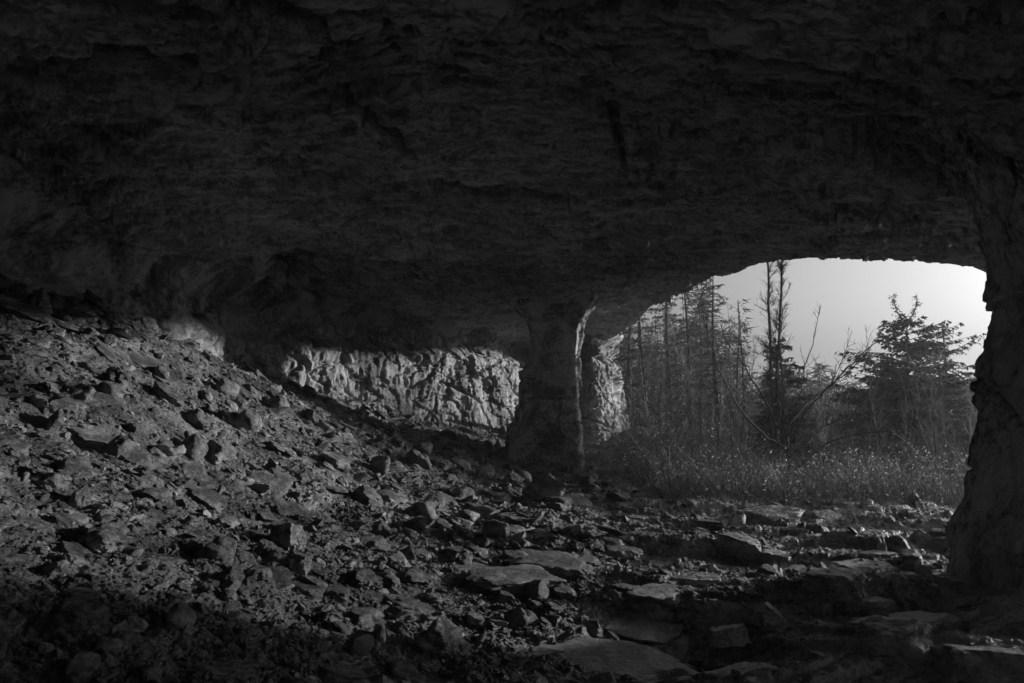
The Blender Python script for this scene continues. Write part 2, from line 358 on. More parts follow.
def wall_disp(S, H, X0, Y0):
    left = sstep(-4.9, -5.6, X0) * sstep(13.6, 12.8, Y0)
    back = 1 - left
    d = .35 * fbm(S * .35, H * .4, 70.5, 3) * (left * 1.1 + back * .45)
    # smooth swirling bulges on the left
    d = d + left * (.16 * ridged(S * .8 + .5 * H, H * .7, 72, 2) + .05 * ridged(S * 2 + H, H * 2.6, 73, 3))
    # rugged quarried face: vertical flutes, offset blocks and cracks
    ws = S + .10 * perlin(S * 1.6, H * 1.0, 75)
    t = 2 * perlin(ws * .8, H * .55, 76) + 1.1 * perlin(ws * 2.6, H * .9, 77) + .4 * perlin(ws * 7, H * 2.2, 78)
    d = d + back * (.045 * terrace(t * 1.2, .2) + .014 * ridged(ws * 4, H * 1.6, 79, 5, .7))
    w1 = .16 * perlin(ws * 5, H * 5, 176); w2 = .16 * perlin(ws * 5, H * 5, 177)
    fh, fg = facets(ws * .7 + w1 * .6, H * 1.3 + w2 * .5, 3, .5); d = d + (.08 * back + .07 * left) * fh - back * .05 * (1 - sstep(.0, .06, fg))
    fh, fg = facets(ws * 2.6 + w1, H * 1.6 + w2, 4, .8); d = d + (.020 * back + .02 * left) * fh - back * .03 * (1 - sstep(.0, .08, fg))
    fh, fg = facets(ws * 12 + w1 * 3, H * 6 + w2 * 3, 5, .9); d = d + (.008 * back + .008 * left) * fh
    lay = terrace(H * 3.2 + .5 * perlin(ws * .5, H * .7, 90) + .15 * perlin(ws * 3, H * 2, 91), .25); d = d - back * .03 * perlin(np.floor(lay) * 3.7, ws * .8, 5) - back * .03 * np.exp(-((lay - np.round(lay)) / .05) ** 2)
    crk = np.abs(perlin(ws * .9, H * 1.0, 82)); d = d - back * .12 * np.exp(-(crk / .03) ** 2)
    crk = np.abs(perlin(ws * .6 + 9, H * 1.8, 84)); d = d - .08 * np.exp(-(crk / .02) ** 2)
    d = d + .012 * fbm(S * 12, H * 12, 85, 3, .7)
    # profile: foot comes forward, then an undercut top that recedes under the roof
    d = d + .35 * (1 - sstep(0, 2.2, H)) * back + .35 * sstep(2.6, 4.2, H) * back * 0 - .45 * sstep(2.7, 3.1, H) * (1 - sstep(3.3, 4.0, H)) * back
    d = d + .9 * sstep(3.0, 4.3, H) ** 2 * left
    return d
X0, Y0 = np.broadcast_to(Xs, S.shape), np.broadcast_to(Ys, S.shape)
D = wall_disp(S, H, X0, Y0)
me = np_mesh('cave_wall', np.stack([X0 + D * NX, Y0 + D * NY, H + .02 * perlin(S * 3, H * 3, 1)], -1).reshape(-1, 3), grid_faces(len(hv), len(s)), True)
prop(link('cave_wall', me, M_wall), 'pale fluted rock wall curving round the back of the cave', kind='structure')

# ------------------------------------------------------------------ pillars (lofted rings)
def loft(name, levels, nseg, nh, disp, mat, label, cat, power=5.0):
    """levels: list of (z, x0, x1, y0, y1) - rounded rectangular ring per height"""
    lv = np.array(levels, float); zs = np.linspace(lv[0, 0], lv[-1, 0], nh)
    a = np.linspace(0, 2 * np.pi, nseg, endpoint=False)
    ca, sa = np.cos(a), np.sin(a)
    k = (np.abs(ca) ** power + np.abs(sa) ** power) ** (-1 / power)
    ex, ey = ca * k, sa * k
    I = [np.interp(zs, lv[:, 0], lv[:, i])[:, None] for i in range(1, 5)]
    cx, cy, wx, wy = (I[0] + I[1]) / 2, (I[2] + I[3]) / 2, (I[1] - I[0]) / 2, (I[3] - I[2]) / 2
    X = cx + wx * ex; Y = cy + wy * ey; Zg = np.repeat(zs[:, None], nseg, 1)
    nx = np.sign(ca) * np.abs(ca * k) ** (power - 1); ny = np.sign(sa) * np.abs(sa * k) ** (power - 1); l = np.hypot(nx, ny); nx, ny = nx / l, ny / l
    D = disp(X, Y, Zg)
    ox, oy = cx.mean(), float(lv[0, 3] + lv[0, 4]) / 2
    V = np.stack([X + D * nx - ox, Y + D * ny - oy, Zg], -1).reshape(-1, 3)
    me = np_mesh(name, V, grid_faces(nh, nseg, True), True)
    o = link(name, me, mat, loc=(ox, oy, 0))
    return prop(o, label, cat, kind='thing')
def lv_px(py, xl, xr, y0, y1):
    z = P(xl, py, y0)[2]; return (z, P(xl, py, y0)[0], P(xr, py, y0)[0], y0, y1)
def d_pil(X, Y, Z):
    A_ = np.arctan2(X - 1.1, -(Y - 16.1)) * 1.15
    w1 = perlin(A_ * 2, Z * 2, 176); w2 = perlin(A_ * 2, Z * 2, 178)
    fh, fg = facets(A_ * 1.3 + .12 * w1, Z * 1.5 + .12 * w2, 7, .35, .6); d = .05 * fh - .04 * (1 - sstep(0, .035, fg)) * (w1 > -.1)
    fh, fg = facets(A_ * 4 + .4 * w1, Z * 3 + .4 * w2, 8, .7); d = d + .018 * fh
    fh, fg = facets(A_ * 11 + w1, Z * 9 + w2, 9, .8); d = d + .006 * fh
    d = d + .03 * fbm(X * 1.2, Y * 1.2, Z * 1.1 + 90, 3)
    for zc in (.62, 1.05, 1.62, 2.05, 2.6, 3.1):
        d = d - .06 * np.exp(-((Z - zc - .07 * perlin(A_ * 1.5, 0, zc * 7) - .02 * perlin(A_ * 7, 0, zc)) / .022) ** 2) * sstep(-.35, .0, perlin(A_ * .9, 1, zc * 3))
        d = d + .03 * perlin(zc * 9.1, 0, 3) * sstep(zc - .01, zc + .01, Z)
    rs = sstep(.3, .8, A_) * sstep(2.6, 1.9, A_)          # the right side is rough broken rock
    d = d + rs * .05 * ridged(A_ * 4, Z * 1.6, 92, 4, .6)
    return d + .006 * fbm(X * 14, Y * 14, Z * 14, 3)
L = [lv_px(500, 503, 584, 15.0, 17.2), lv_px(468, 504, 583, 15.0, 17.2), lv_px(462, 506, 583, 15.0, 17.2), lv_px(452, 507, 581, 15, 17.2), lv_px(426, 509, 581, 15, 17.2), lv_px(423, 517, 580, 15, 17.1), lv_px(410, 520, 580, 15, 17.1), lv_px(370, 521, 579, 15, 17), lv_px(366, 528, 579, 15, 17), lv_px(357, 533, 579, 15, 17), lv_px(330, 533, 581, 15, 17), lv_px(318, 530, 584, 15, 17.1), lv_px(308, 525, 589, 14.9, 17.2), lv_px(298, 517, 597, 14.8, 17.4), lv_px(275, 508, 606, 14.7, 17.6)]
loft('rock_pillar', L, 620, 420, d_pil, M_pil, 'dark squared rock pillar in the middle of the cave, stepped on its left side', 'rock pillar', 14)
def d_rp(X, Y, Z):
    A_ = np.where(np.abs(X - 3.9) < .9, 0, 0) + Y * 1.0 - X * 1.0
    w1 = perlin(A_ * 1.5, Z * 1.2, 176); w2 = perlin(A_ * 1.5, Z * 1.2, 178)
    fh, fg = facets(A_ * .9 + .35 * w1, Z * .45 + .3 * w2, 11, .6); d = .07 * fh - .05 * (1 - sstep(0, .05, fg))
    fh, fg = facets(A_ * 2.8 + .6 * w1, Z * 1.3 + .5 * w2, 12, .7); d = d + .04 * fh - .02 * (1 - sstep(0, .06, fg))
    fh, fg = facets(A_ * 8 + w1 * 1.5, Z * 5 + w2 * 1.5, 13, .8); d = d + .014 * fh
    for zc in (.55, .72, 1.0):
        d = d - .05 * np.exp(-((Z - zc - .06 * perlin(X * 1.5, Y * 1.5, zc * 7)) / .02) ** 2) * sstep(-.3, .1, perlin(X * .9, Y * .9, zc * 3))
    return d + .05 * ridged((X + Y) * 1.6 + .5 * Z, Y * 2, Z * .5 + 113, 4, .6) + .006 * fbm(X * 12, Y * 12, Z * 12, 3)
def rp(py, xl, dx=0):
    p = P(xl, py, 5.9); return (p[2], p[0] + .27 + .07 * float(sstep(400, 320, py)), 4.8 + dx, 4.9, 6.2)
L = [rp(650, 948), rp(585, 950), rp(545, 950), rp(520, 957), rp(500, 963), rp(440, 973), rp(412, 979), rp(392, 982), rp(388, 974), rp(362, 975), rp(330, 985), rp(300, 989), rp(280, 990), rp(255, 985), rp(225, 970), rp(190, 950), rp(150, 930), rp(110, 905)]
loft('rock_pillar', L, 1100, 460, d_rp, M_rpil, 'massive dark cracked rock pillar at the right edge of the cave mouth', 'rock pillar', 12)

# ------------------------------------------------------------------ stones
_ico = {}
def ico(n):
    if n not in _ico:
        bm = bmesh.new(); bmesh.ops.create_icosphere(bm, subdivisions=n, radius=1)
        _ico[n] = (np.array([v.co[:] for v in bm.verts]), np.array([[v.index for v in f.verts] for f in bm.faces])); bm.free()
    return _ico[n]
def rock_shape(rng, lvl, ax, kind, hard=18.0, rough=.05):
    """irregular stone: a soft-cornered polytope, unit-ish, scaled to half sizes ax"""
    V, Fc = ico(lvl); V = V.copy()
    d = V * np.array([1, 1, 1.0])
    pl = []
    ns = rng.integers(4, 8)
    a0 = rng.uniform(0, 6.28)
    for i in range(ns):
        a = a0 + (i + rng.uniform(-.3, .3)) * 2 * math.pi / ns; t = rng.uniform(-.25, .35)
        pl.append((np.array([math.cos(a), math.sin(a), t]), rng.uniform(.72, 1.0)))
    tl = .12 if kind == 'slab' else .4
    pl.append((np.array([rng.uniform(-tl, tl), rng.uniform(-tl, tl), 1]), rng.uniform(.7, .95)))
    pl.append((np.array([rng.uniform(-tl, tl), rng.uniform(-tl, tl), -1]), rng.uniform(.8, 1)))
    for i in range(5 if kind != 'slab' else 2):
        n = rng.normal(size=3); n[2] = abs(n[2]) * .7; pl.append((n, rng.uniform(.75, 1.05)))
    if kind == 'wedge':
        for a in (a0, a0 + 2.2, a0 + 4.1): pl.append((np.array([math.cos(a), math.sin(a), .9]), .55))
    if kind == 'round':
        pl = [(n, q * .96) for n, q in pl]
    inv = 0
    for n, q in pl:
        n = n / np.linalg.norm(n)
        inv = inv + np.maximum((d @ n) / q, 1e-4) ** hard
    if kind == 'round': inv = inv + 1.02 ** hard
    r = inv ** (-1 / hard); r = np.minimum(r, 1.6)
    Pn = d * r[:, None]
    sd = rng.uniform(0, 100)
    if lvl >= 3 and kind != 'round':      # chipped, notched outline
        an_ = np.arctan2(Pn[:, 1], Pn[:, 0]); ly = np.floor((Pn[:, 2] + 2) * 2.2)
        ch = perlin(np.round(np.cos(an_) * 3.2) * .83 + sd, np.round(np.sin(an_) * 3.2) * .83, ly * .77)
        Pn[:, :2] *= (1 + (.13 if lvl > 3 else .09) * ch * sstep(.3, .7, np.hypot(Pn[:, 0], Pn[:, 1])))[:, None]
    if lvl >= 3:
        q = Pn * np.array(ax) / max(ax)
        n1 = fbm(q[:, 0] * 2.2 + sd, q[:, 1] * 2.2, q[:, 2] * 3.5, 4 if lvl > 4 else 3, .55)
        Pn = Pn * (1 + rough * 1.6 * n1)[:, None]
        if kind in ('slab', 'block') and lvl >= 4:   # bedding lines on the sides
            hz = terrace((Pn[:, 2] + .15 * perlin(q[:, 0] * 2 + sd, q[:, 1] * 2, 0)) * 3.0, .3) 
            st = perlin(np.round(hz * 1.0) * 7.7 + sd, q[:, 0] * 1.5, q[:, 1] * 1.5)
            k = sstep(.25, .7, np.hypot(Pn[:, 0], Pn[:, 1])) * (1 - sstep(.75, 1, np.abs(d[:, 2])))
            Pn[:, :2] *= (1 + .12 * st * k)[:, None]
    return Pn * np.array(ax), Fc
def stone_mesh(name, rng, lvl, ax, kind, rough=.05, mat=None):
    V, Fc = rock_shape(rng, lvl, ax, kind, rough=rough, hard=10 if kind == 'round' else 45)
    me = np_mesh(name, V, Fc, True)
    me.set_sharp_from_angle(angle=R(32)); me.materials.append(mat or M_stone)
    return me
def rotm(nrm, yaw, rng=None, jit=0):
    z = Vector(nrm).normalized()
    if jit and rng is not None: z = (z + Vector(rng.normal(size=3) * jit)).normalized()
    q = Vector((0, 0, 1)).rotation_difference(z)
    return (q.to_matrix() @ Matrix.Rotation(yaw, 3, 'Z'))
def gnormal(x, y, e=.12):
    return np.array([-(ground_low(x + e, y) - ground_low(x - e, y)) / (2 * e), -(ground_low(x, y + e) - ground_low(x, y - e)) / (2 * e), 1.0])

# hero stones: (centre px, base py, width px, height px, kind, tilt, label)
HS = [
 (542, 578, 84, 22, 'slab', .05, 'broad flat slab, topmost of the stacked slabs in the middle of the foreground'),
 (474, 576, 62, 15, 'slab', .06, 'low slab at the left end of the stacked slabs in the middle foreground'),
 (515, 591, 80, 14, 'slab', .03, 'thin layered slab tucked in front of the stacked slabs in the middle foreground'),
 (565, 599, 24, 14, 'block', .1, 'small block at the right end of the stacked slabs in the middle foreground'),
 (412, 616, 48, 14, 'slab', .08, 'narrow flat slab just behind the big squarish boulder in the foreground'),
 (441, 657, 50, 34, 'block', .3, 'big squarish boulder tilted toward the viewer in the middle foreground'),
 (603, 674, 140, 30, 'slab', .05, 'very wide low slab along the bottom edge, left of centre floor'),
 (640, 641, 76, 14, 'slab', .03, 'thin pitted ledge slab just above the very wide bottom slab'),
 (750, 676, 96, 26, 'slab', .12, 'long layered slab at the bottom edge right of the middle'),
 (726, 647, 34, 17, 'block', .1, 'small angular block resting behind the long layered bottom slab'),
 (545, 504, 40, 36, 'wedge', .1, 'pointed wedge boulder standing at the foot of the middle pillar'),
 (485, 478, 17, 19, 'wedge', .1, 'small triangular upright stone left of the middle pillar foot'),
 (440, 468, 22, 12, 'block', .1, 'squared block, left one of a pair left of the middle pillar'),
 (461, 470, 22, 12, 'block', .1, 'squared block, right one of a pair left of the middle pillar'),
 (513, 483, 18, 12, 'block', .2, 'stubby block between the triangular stone and the pointed wedge boulder'),
 (578, 488, 22, 9, 'slab', .05, 'pale flat-faced slab beside the right foot of the middle pillar'),
 (574, 506, 34, 14, 'slab', .15, 'flat slab leaning just right of the pointed wedge boulder'),
 (604, 486, 13, 9, 'block', .1, 'small blocky stone in the grass edge right of the middle pillar'),
 (644, 520, 30, 8, 'slab', .02, 'pale flat slab lying level on the path edge before the grass'),
 (624, 508, 22, 8, 'slab', .05, 'low slab behind the pale level slab at the grass edge'),
 (773, 522, 56, 23, 'slab', .22, 'large pale tilted slab at the edge of the brush in the cave mouth'),
 (826, 520, 30, 18, 'slab', .28, 'smaller tilted slab right of the large pale slab in the cave mouth'),
 (921, 544, 19, 16, 'wedge', .2, 'dark pointed boulder on the floor near the right pillar'),
 (946, 551, 20, 11, 'block', .1, 'dark rounded block touching the base of the right pillar'),
 (743, 557, 37, 15, 'block', .08, 'dark block, left one of two on the bare rock floor'),
 (777, 561, 32, 17, 'block', .1, 'dark block, right one of two on the bare rock floor'),
 (866, 569, 46, 11, 'slab', .05, 'flat slab in the layered floor behind the dark boulders at right'),
 (880, 556, 30, 7, 'slab', .03, 'thin slab farthest back in the layered floor before the right pillar'),
 (840, 608, 54, 26, 'block', .25, 'big dark tilted block in the right foreground floor'),
 (900, 599, 27, 19, 'wedge', .3, 'angular upright stone right of the big dark tilted block'),
 (872, 616, 38, 13, 'slab', .04, 'pale squared slab just below the big dark tilted block'),
 (870, 626, 32, 10, 'slab', .05, 'lower slab of the two piled under the big dark tilted block'),
 (893, 655, 70, 34, 'block', .2, 'large black craggy boulder on the inclined rock at lower right'),
 (920, 622, 56, 18, 'slab', .12, 'dark flat slab above the large black craggy boulder'),
 (765, 628, 30, 19, 'wedge', .3, 'sharp tilted slab edge sticking up in the right foreground'),
 (990, 685, 84, 18, 'block', .1, 'rough boulder at the bottom right corner'),
 (1001, 670, 34, 17, 'block', .2, 'dark block behind the bottom right corner boulder'),
 (110, 456, 64, 24, 'slab', .15, 'broad smooth slab high on the left rubble slope'),
 (81, 510, 19, 24, 'wedge', .2, 'upright stone with a bright right face on the left slope'),
 (191, 526, 14, 14, 'round', 0, 'small ball-like round stone on the left slope'),
 (36, 535, 36, 16, 'slab', .1, 'flat slab near the left edge of the slope'),
 (102, 553, 36, 20, 'block', .2, 'dark tilted block below the upright stone on the left slope'),
 (77, 632, 48, 38, 'block', .25, 'large angular boulder in the lower left corner area'),
 (4, 640, 30, 34, 'block', .2, 'boulder cut off by the left edge of the picture'),
 (192, 479, 30, 16, 'slab', .3, 'tilted slab above the round stone on the left slope'),
 (209, 508, 38, 18, 'slab', .2, 'long slab just above and right of the round stone'),
 (262, 487, 30, 18, 'slab', .25, 'broad slab in the middle of the left slope'),
 (293, 518, 35, 24, 'slab', .3, 'shadowed slab on the middle slope above the bright wedge'),
 (289, 551, 30, 25, 'wedge', .3, 'bright-faced wedge stone on the lower middle slope'),
 (266, 557, 20, 20, 'block', .3, 'block leaning on the left side of the bright-faced wedge'),
 (298, 576, 25, 18, 'block', .2, 'stocky block just below the bright-faced wedge'),
 (228, 601, 19, 16, 'round', .1, 'egg-shaped stone on bare soil in the lower left'),
 (122, 652, 22, 20, 'round', .1, 'rounded stone right of the large angular lower-left boulder'),
 (232, 684, 50, 17, 'block', .1, 'low blocky stone at the bottom edge in the left half'),
 (340, 685, 40, 15, 'slab', .1, 'flat stone at the bottom edge under the middle foreground'),
 (141, 321, 24, 19, 'block', .2, 'pale boulder perched on the crest of the rubble by the wall'),
 (85, 325, 15, 12, 'block', .1, 'pale squarish stone on the crest of the rubble at left'),
 (155, 378, 68, 17, 'slab', .2, 'wide smooth slab lying just under the rubble crest'),
 (25, 318, 62, 14, 'slab', .2, 'long pale slab on the crest at the upper left edge'),
 (40, 310, 16, 24, 'wedge', .1, 'black upright pointed stone against the left cave wall'),
 (102, 410, 40, 18, 'slab', .25, 'shadowed slab on the upper left slope'),
 (240, 408, 17, 12, 'round', .1, 'rounded boulder on the slope near the back wall'),
 (335, 478, 26, 13, 'slab', .2, 'flat stone midway up the slope above the middle foreground'),
 (365, 585, 30, 16, 'block', .2, 'block left of the stacked slabs in the middle foreground'),
 (335, 600, 30, 12, 'slab', .1, 'level slab at the foot of the slope, left of centre'),
 (620, 560, 40, 8, 'slab', .02, 'thin slab lying on the gravel right of the stacked slabs'),
 (700, 585, 46, 9, 'slab', .03, 'thin slab half sunk in the middle of the rock floor'),
 (660, 605, 50, 12, 'slab', .05, 'broad half-sunk slab between the stacked slabs and the right floor'),
]
heroes = []
srng = np.random.default_rng(77)
for (px, py, w, h, kind, tilt, label) in HS:
    x, y, t = ground_hit(px, py)
    dist = t; W = w / F * dist; Hh = h / F * dist
    if kind == 'slab': ax = (W * .58, W * .42, max(W * .085, .03)); 
    elif kind == 'block': ax = (W * .58, W * .5, max(Hh * .5, W * .18))
    elif kind == 'wedge': ax = (W * .62, W * .5, Hh * .75)
    else: ax = (W * .54, W * .5, Hh * .52)
    if kind == 'slab' and tilt >= .2: ax = (W * .56, Hh * .9, max(W * .08, .03))
    yc = y + ax[1] * .75; xc = x * yc / y
    zc = float(ground_z(xc, yc)) + ax[2] * (.35 if kind != 'slab' else .45)
    me = stone_mesh('stone', srng, 6 if w > 45 else 5, ax, kind, rough=.075, mat=M_slab if float(bed_mask(np.array(xc), np.array(yc))) > .5 else None)
    o = link('stone', me, None, loc=(xc, yc, zc))
    nrm = gnormal(xc, yc) * np.array([1, 1, 1]); nrm = nrm / np.linalg.norm(nrm) + np.array([srng.uniform(-.5, .5) * tilt, -tilt * 1.0, 0])
    yaw = srng.uniform(-.35, .35)
    o.rotation_euler = rotm(nrm, yaw).to_euler()
    prop(o, label, 'slab' if kind == 'slab' else ('boulder' if kind in ('block', 'wedge') and W > .35 else 'stone'))
    heroes.append((px, py, label, xc, yc, W))

# scattered stones: everything is laid out in the world, then the largest-looking ones become things of their own
def scatter(n, seed, rmin, rmax, t0, t1, smin_k, alpha, dens, smax_k=.055):
    g = np.random.default_rng(seed)
    th = np.radians(g.uniform(t0, t1, n)); u = g.uniform(0, 1, n)
    r = rmin * (rmax / rmin) ** u
    x = r * np.sin(th); y = r * np.cos(th)
    keep = g.uniform(0, 1, n) < dens(x, y, r)
    x, y, r = x[keep], y[keep], r[keep]
    sz = smin_k * r * g.uniform(0, 1, len(r)) ** (-1 / alpha)
    sz = np.minimum(sz, smax_k * r)
    return x, y, r, sz
def dens(x, y, r):
    m = bed_mask(x, y)
    d = (1 - m) * 1.0 + m * .22 * (1 - .7 * sstep(1.6, 2.2, x) * sstep(5.6, 5.0, y))
    d = d * (1 - .75 * sstep(.0, .4, perlin(x * .6, y * .6, 200.5) - .25 * (r > 4.5)) * sstep(5.5, 3.5, r))  # bare soil, bottom left
    out = sstep(9.3, 11, y - .15 * x) * sstep(1.2, 2.2, x)
    return d * (1 - .93 * out) * (x < 3.7 + 30 * (y > 6.3))
x, y, r, sz = scatter(110000, 5, 2.0, 20.5, -44, 40, .0026, 2.05, dens, .043)
ok = ~((y > 6.5) & (x < -6.8)); x, y, r, sz = x[ok], y[ok], r[ok], sz[ok]
sz = np.minimum(sz, .42)
z = ground_z(x, y)
e = .15
gx = (ground_low(x + e, y) - ground_low(x - e, y)) / (2 * e); gy = (ground_low(x, y + e) - ground_low(x, y - e)) / (2 * e)
# in frame
yc = y * CP + (z - CAMZ) * SP; zc_ = -y * SP + (z - CAMZ) * CP
pxs = 512 + F * x / yc; pys = 341.5 - F * zc_ / yc
inf = (pxs > 5) & (pxs < 1010) & (pys < 678) & (y > 1)
score = np.where(inf, sz / r, 0)
order = np.argsort(-score); NIND = 228
ind = order[:NIND]; rest = np.ones(len(x), bool); rest[ind] = False
# merged rubble
g = np.random.default_rng(9)
xi, yi, zi, ri, si, gxi, gyi = x[rest], y[rest], z[rest], r[rest], sz[rest], gx[rest], gy[rest]
n = len(xi); nx = -gxi + g.normal(size=n) * .42; ny = -gyi + g.normal(size=n) * .42; nz = np.ones(n)
l = np.sqrt(nx ** 2 + ny ** 2 + nz ** 2); Nn = np.stack([nx / l, ny / l, nz / l], -1)
yaw = g.uniform(0, 6.283, n); A = np.stack([np.cos(yaw), np.sin(yaw), 0 * yaw], -1)
A = A - Nn * np.sum(A * Nn, 1)[:, None]; A /= np.linalg.norm(A, axis=1)[:, None]; B = np.cross(Nn, A)
asp = g.uniform(.3, .9, n); flat = g.uniform(.08, .45, n) 
big = si / ri > .009
allV = []; allF = []; off = 0
for lvl, sel in ((2, ~big), (3, big)):
    idx = np.nonzero(sel)[0]; var = g.integers(0, 24, len(idx))
    for v in range(24):
        kk = ('slab', 'block', 'wedge', 'block')[v % 4]
        V0, F0 = rock_shape(g, lvl, (1, 1, 1), kk, rough=.06)
        j = idx[var == v]
        if len(j) == 0: continue
        hs = si[j] * .5 * 1.15
        loc = V0[None] * np.stack([hs, hs * asp[j], hs * flat[j]], -1)[:, None, :]
        W_ = loc[..., 0:1] * A[j][:, None] + loc[..., 1:2] * B[j][:, None] + loc[..., 2:3] * Nn[j][:, None]
        W_ += np.stack([xi[j], yi[j], zi[j] + hs * flat[j] * .35], -1)[:, None]
        allV.append(W_.reshape(-1, 3)); allF.append((F0[None] + (np.arange(len(j)) * len(V0))[:, None, None]).reshape(-1, 3) + off); off += len(j) * len(V0)
me = np_mesh('rubble', np.concatenate(allV), np.concatenate(allF), False)
prop(link('rubble', me, M_rub), 'countless small shale chips and broken stones covering the slope and floor', 'rubble', kind='stuff')
# individual stones
kinds = ['slab', 'block', 'wedge', 'slab', 'block', 'slab', 'block', 'slab', 'round', 'block', 'slab', 'wedge']
protos = []
for i, k in enumerate(kinds * 2):
    a = g.uniform(.45, .9); f_ = {'slab': g.uniform(.10, .2), 'block': g.uniform(.28, .5), 'wedge': g.uniform(.4, .65), 'round': .75}[k]
    protos.append((k, stone_mesh('stone', g, 4, (.5, .5 * a, .5 * f_), k, rough=.06), f_))
recs = []
for i in ind:
    k, me, f_ = protos[g.integers(0, len(protos))]
    s_ = float(sz[i]) * 1.15
    o = bpy.data.objects.new('stone', me); COL.objects.link(o)
    o.location = (x[i], y[i], z[i] + s_ * f_ * .2); o.scale = (s_, s_ * g.uniform(.8, 1.1), s_ * g.uniform(.8, 1.2))
    o.rotation_euler = rotm((-gx[i], -gy[i], 1), g.uniform(0, 6.28), g, .24).to_euler()
    recs.append((o, k, float(pxs[i]), float(pys[i]), s_))
word = {'slab': 'flat', 'block': 'blocky', 'wedge': 'pointed', 'round': 'rounded'}
short = {}
LM = [(542, 570, 'the stacked slabs'), (441, 645, 'the big squarish foreground boulder'), (603, 665, 'the very wide bottom slab'), (750, 665, 'the long layered bottom slab'), (545, 490, 'the wedge boulder at the middle pillar'),
      (461, 464, 'the pair of squared blocks'), (644, 516, 'the pale level slab'), (773, 512, 'the large pale tilted slab'), (760, 552, 'the two dark blocks on bare rock'), (840, 596, 'the big dark tilted block'), (893, 640, 'the black craggy boulder'),
      (921, 537, 'the dark pointed boulder by the right pillar'), (110, 445, 'the smooth slab high on the slope'), (81, 498, 'the upright bright-faced stone'), (191, 519, 'the ball-like round stone'), (36, 528, 'the flat slab near the left edge'),
      (102, 543, 'the dark tilted block on the left slope'), (77, 615, 'the large lower-left boulder'), (262, 478, 'the broad mid-slope slab'), (289, 538, 'the bright-faced wedge'), (228, 593, 'the egg-shaped stone'), (122, 642, 'the rounded lower-left stone'),
      (232, 676, 'the blocky stone on the bottom edge'), (141, 311, 'the boulder perched on the crest'), (155, 370, 'the wide slab under the crest'), (25, 312, 'the long pale crest slab'), (240, 400, 'the rounded boulder near the back wall'), (335, 470, 'the flat mid-slope stone'), (335, 595, 'the level slab at the slope foot')]
bk = {}
for rec in recs:
    o, k, px, py, s_ = rec
    lx, ly, nm = min(LM, key=lambda q: (q[0] - px) ** 2 + (1.6 * (q[1] - py)) ** 2)
    if abs(px - lx) > 1.3 * abs(py - ly): rel = 'left of' if px < lx else 'right of'
    else: rel = 'behind' if py < ly else 'in front of'
    bk.setdefault((word[k], rel, nm), []).append(rec)
ordn = ['largest', 'second largest', 'third largest', 'fourth largest', 'fifth largest', 'sixth largest', 'seventh largest', 'eighth largest', 'ninth largest', 'tenth largest']
for (wd, rel, nm), ls in bk.items():
    ls.sort(key=lambda q: -q[4])
    for i, (o, k, px, py, s_) in enumerate(ls):
        pre = '' if len(ls) == 1 else (ordn[i] if i < 10 else 'small')
        prop(o, (pre + ' ' + wd + ' stone ' + rel + ' ' + nm).strip(), 'stone', 'loose stones among the rubble')

# ------------------------------------------------------------------ vegetation
class Buf:
    def __init__(s): s.V = []; s.F = []; s.n = 0
    def add(s, V, Fc):
        V = np.asarray(V, float).reshape(-1, 3); s.V.append(V); s.F.append(np.asarray(Fc) + s.n); s.n += len(V)
    def tube(s, pts, rad, k=4):
        pts = np.asarray(pts, float); n = len(pts); rad = np.broadcast_to(np.asarray(rad, float), (n,))
        t = np.gradient(pts, axis=0); t /= np.linalg.norm(t, axis=1)[:, None] + 1e-9
        ref = np.array([0, 0, 1.0]) if abs(t[0, 2]) < .8 else np.array([1.0, 0, 0])
        a = np.cross(t, ref); a /= np.linalg.norm(a, axis=1)[:, None] + 1e-9; b = np.cross(t, a)
        an = np.arange(k) * 2 * np.pi / k
        V = pts[:, None] + rad[:, None, None] * (np.cos(an)[None, :, None] * a[:, None] + np.sin(an)[None, :, None] * b[:, None])
        q = grid_faces(n, k, True)
        s.add(V.reshape(-1, 3), np.concatenate([q[:, [0, 1, 2]], q[:, [0, 2, 3]]]))
    def tris(s, V):
        V = np.asarray(V, float).reshape(-1, 3); s.add(V, np.arange(len(V)).reshape(-1, 3))
    def mesh(s, name): return np_mesh(name, np.concatenate(s.V), np.concatenate(s.F), False)
def sprig_tris(g, base, dirs, ln, wd):
    """thin pointed triangles from base points"""
    n = len(base); side = np.cross(dirs, g.normal(size=(n, 3))); side /= np.linalg.norm(side, axis=1)[:, None] + 1e-9
    a = base + side * wd[:, None] * .5; b = base - side * wd[:, None] * .5; c = base + dirs * ln[:, None]
    return np.stack([a, b, c], 1)
